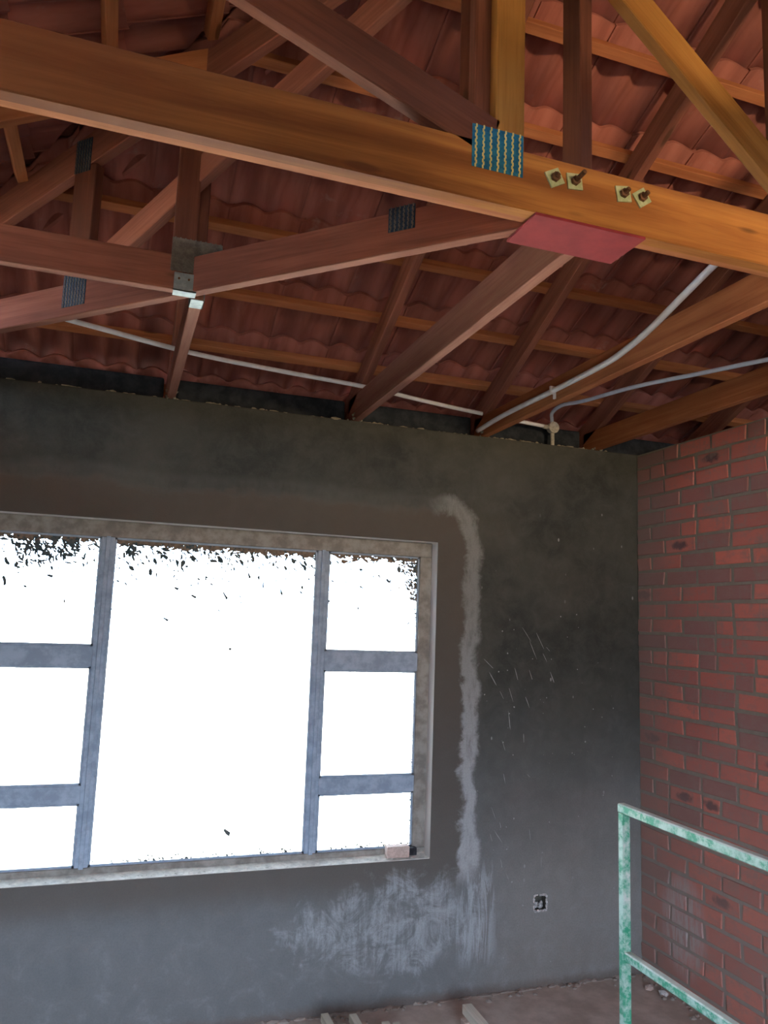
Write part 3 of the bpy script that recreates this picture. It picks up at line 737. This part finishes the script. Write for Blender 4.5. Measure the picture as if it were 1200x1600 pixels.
c2 = conduit('electrical_conduit', [(-1.004, .03, 2.835), (-1.004, -.281, 2.850), (-1.004, -.763, 2.848), (-1.003, -1.12, 2.852), (-1.003, -1.268, 2.868), (-1.003, -1.42, 2.902), (-1.003, -1.60, 2.96), (-1.003, -1.788, 3.015), (-.985, -1.90, 3.025), (-.93, -1.99, 3.01), (-.8, -2.01, 2.985), (-.4, -2.015, 2.975)], .0125, 'pvc', 'thick white conduit climbing along a joist towards the girder')
mb = MB(); mb.box((-1.019, -.742, 2.833), (-.991, -.730, 2.868)); mb.box((-1.0, -.742, 2.812), (-.991, -.730, 2.836)); mb.build('saddle_clip', M['pvc'], c2)
conduit('electrical_conduit', [(-.528, .055, 2.935), (-.534, .05, 2.962), (-.56, .0, 2.985), (-.57, -.12, 2.995), (-.55, -.30, 2.975), (-.503, -.66, 2.957), (-.376, -.955, 2.953), (-.257, -1.21, 2.953), (-.15, -1.42, 2.95), (.1, -1.9, 2.95)], .0100, 'pvc_blue', 'bluish white conduit curving from the round box to the right edge')
jb = thing('junction_box', (-.527, .055, 2.80), 'small round conduit junction box dusted with mortar on the wall head', 'junction box')
mb = MB(); mb.tube([(-.527, .074, 2.912), (-.527, .038, 2.912)], [.030, .030], 20); bevel(mb.build('box_body', M['pvc_dirty'], jb), .003)
mb = MB(); mb.tube([(-.527, .038, 2.912), (-.527, .034, 2.912)], [.0335, .032], 20); mb.build('box_lid', M['pvc_dirty'], jb)
mb = MB(); mb.tube([(-.527, .055, 2.884), (-.527, .055, 2.795)], .0115, 12); mb.build('spout', M['pvc_dirty'], jb)
mb = MB(); mb.tube([(-.585, .055, 2.914), (-.555, .055, 2.913)], .0125, 12); mb.build('spout', M['pvc_dirty'], jb)

# ---------------------------------------------------------------- socket box in the plaster
sb_ = thing('socket_box', (-.614, 0, .36), 'small open steel socket box in a ragged hole low in the plaster', 'socket box')
mb = MB(); mb.box((SX0-.002, .052, SZ0-.002), (SX1+.002, .056, SZ1+.002)); mb.box((SX0, .006, SZ0), (SX0+.002, .054, SZ1)); mb.box((SX1-.002, .006, SZ0), (SX1, .054, SZ1)); mb.box((SX0, .006, SZ0), (SX1, .054, SZ0+.002)); mb.box((SX0, .006, SZ1-.002), (SX1, .054, SZ1))
mb.build('steel_box', M['galv_dull'], sb_)
mb = MB()
for k in range(90):
    a = random.uniform(0, 2*math.pi); rx = .037; rz_ = .039; mb.lump((-.614+rx*clampx(1.3*math.cos(a), -1, 1), .003, .401+rz_*clampx(1.3*math.sin(a), -1, 1)), (random.uniform(.003, .009),  .006, random.uniform(.003, .009)))
for k in range(14): mb.lump((-.614+random.uniform(-.026, .026), random.uniform(.015, .04), .372+random.uniform(0, .02)), (.009, .008, .010))
o = mb.build('broken_rim', M['box_in'], sb_); o['kind'] = 'stuff'

# ---------------------------------------------------------------- green steel trestle frame
TX = -1.045; tr = thing('scaffold_trestle', (TX, -1.9, 0), 'green tubular steel trestle frame crusted with white cement dust, by the brick wall', 'trestle')
t_ = .031
def bar(name, a, b, s=t_):
    a, b = Vector(a), Vector(b); d = (b-a).normalized(); up_ = Vector((0, 0, 1)) if abs(d.z) < .9 else Vector((0, 1, 0)); sx = d.cross(up_).normalized(); sy = sx.cross(d)
    mb = MB(); mb.beam(a-sx*s/2-sy*s/2, b-sx*s/2-sy*s/2, sx*s, sy*s, .004); return mb.build(name, M['green'], tr)
Y0, Y1 = -1.29, -2.49
o = bar('upright', (TX, Y0, 0), (TX, Y0, 1.163)); bar('upright', (TX, Y1, 0), (TX, Y1, 1.163))
bar('top_rail', (TX, Y0+.0155, 1.178), (TX, Y1-.0155, 1.178)); bar('middle_rail', (TX, Y0-.0155, .700), (TX, Y1+.0155, .700), .029); bar('bottom_rail', (TX, Y0-.0155, .22), (TX, Y1+.0155, .22), .029)

# ---------------------------------------------------------------- pale timber offcuts on the floor, brick on the sill
sticks = ((-1.785, -.180, 'leftmost pale stick of the pile under the window'), (-1.735, -.285, 'short pale stick second from left, set back behind its neighbours'),
          (-1.668, -.215, 'pale stick third from left, its end near the wall'), (-1.552, -.312, 'pale stick left of the touching pair under the window'), (-1.508, -.330, 'pale stick right of the touching pair under the window'))
for x, y, lab in sticks:
    mb = MB(); mb.beam((x-.016, y, .068), (x-.016+random.uniform(-.01, .01), y-1.1, .068), (.032, 0, 0), (0, 0, .032), .001)
    tag(mb.build('timber_stick', M['wood_raw'], None, origin=(x, y-.5, .068)), lab, 'timber', 'pale sticks under the window')
for y in (-.42, -1.15):
    mb = MB(); mb.beam((-1.86, y, .0), (-1.42, y, .0), (0, -.06, 0), (0, 0, .067), .001)
    tag(mb.build('timber_bearer', M['wood_raw'], None, origin=(-1.64, y, 0)), 'pale cross timber under the sticks, ' + ('nearer the window wall' if y > -1 else 'farther from the window wall'), 'timber')
mb = MB(); mb.beam((-1.165, -.262, .062), (-1.150, -1.45, .004), (.045, .0, 0), (0, 0, .038), .001)
tag(mb.build('timber_stick', M['wood_raw'], None, origin=(-1.15, -.8, 0)), 'longest pale batten lying alone near the trestle', 'timber')
mb = MB(); mb.box((-1.185, -.335, 0), (-1.10, -.285, .0570)); bevel(tag(mb.build('brick_offcut', M['pinkblock'], None, origin=(-1.14, -.31, 0)), 'broken pale brick propping up the lone batten', 'brick'), .004)

mb = MB(); mb.hexa(Vector((-1.452, .006, WZ0+.011)), Vector((.115, -.002, 0)), Vector((.004, .052, 0)), Vector((0, 0, .052)))
o = tag(mb.build('brick_piece', M['pinkblock'], None, origin=(-1.4, .03, WZ0+.01)), 'pale pink block lying on the right end of the window sill', 'brick'); bevel(o, .005)
mb = MB(); mb.beam((-1.334, .035, WZ0+.010), (-1.288, .035, WZ0+.010), (0, .03, 0), (0, 0, .034), .002)  # small near-black block at the right end of the sill
tag(mb.build('dark_piece', M['black'], None, origin=(-1.31, .05, WZ0+.01)), 'small black piece beside the pink block on the sill', 'timber')
mb = MB(); mb.lump((-.085, -.17, .014), (.026, .022, .016)); tag(mb.build('mortar_lump', M['pinkblock'], None, origin=(-.085, -.17, 0)), 'larger lump of dropped mortar at the foot of the brick wall', 'rubble')
mb = MB(); mb.lump((-.05, -.235, .012), (.022, .03, .014)); tag(mb.build('mortar_lump', M['box_in'], None, origin=(-.05, -.235, 0)), 'flatter mortar crumb against the brick wall foot', 'rubble')
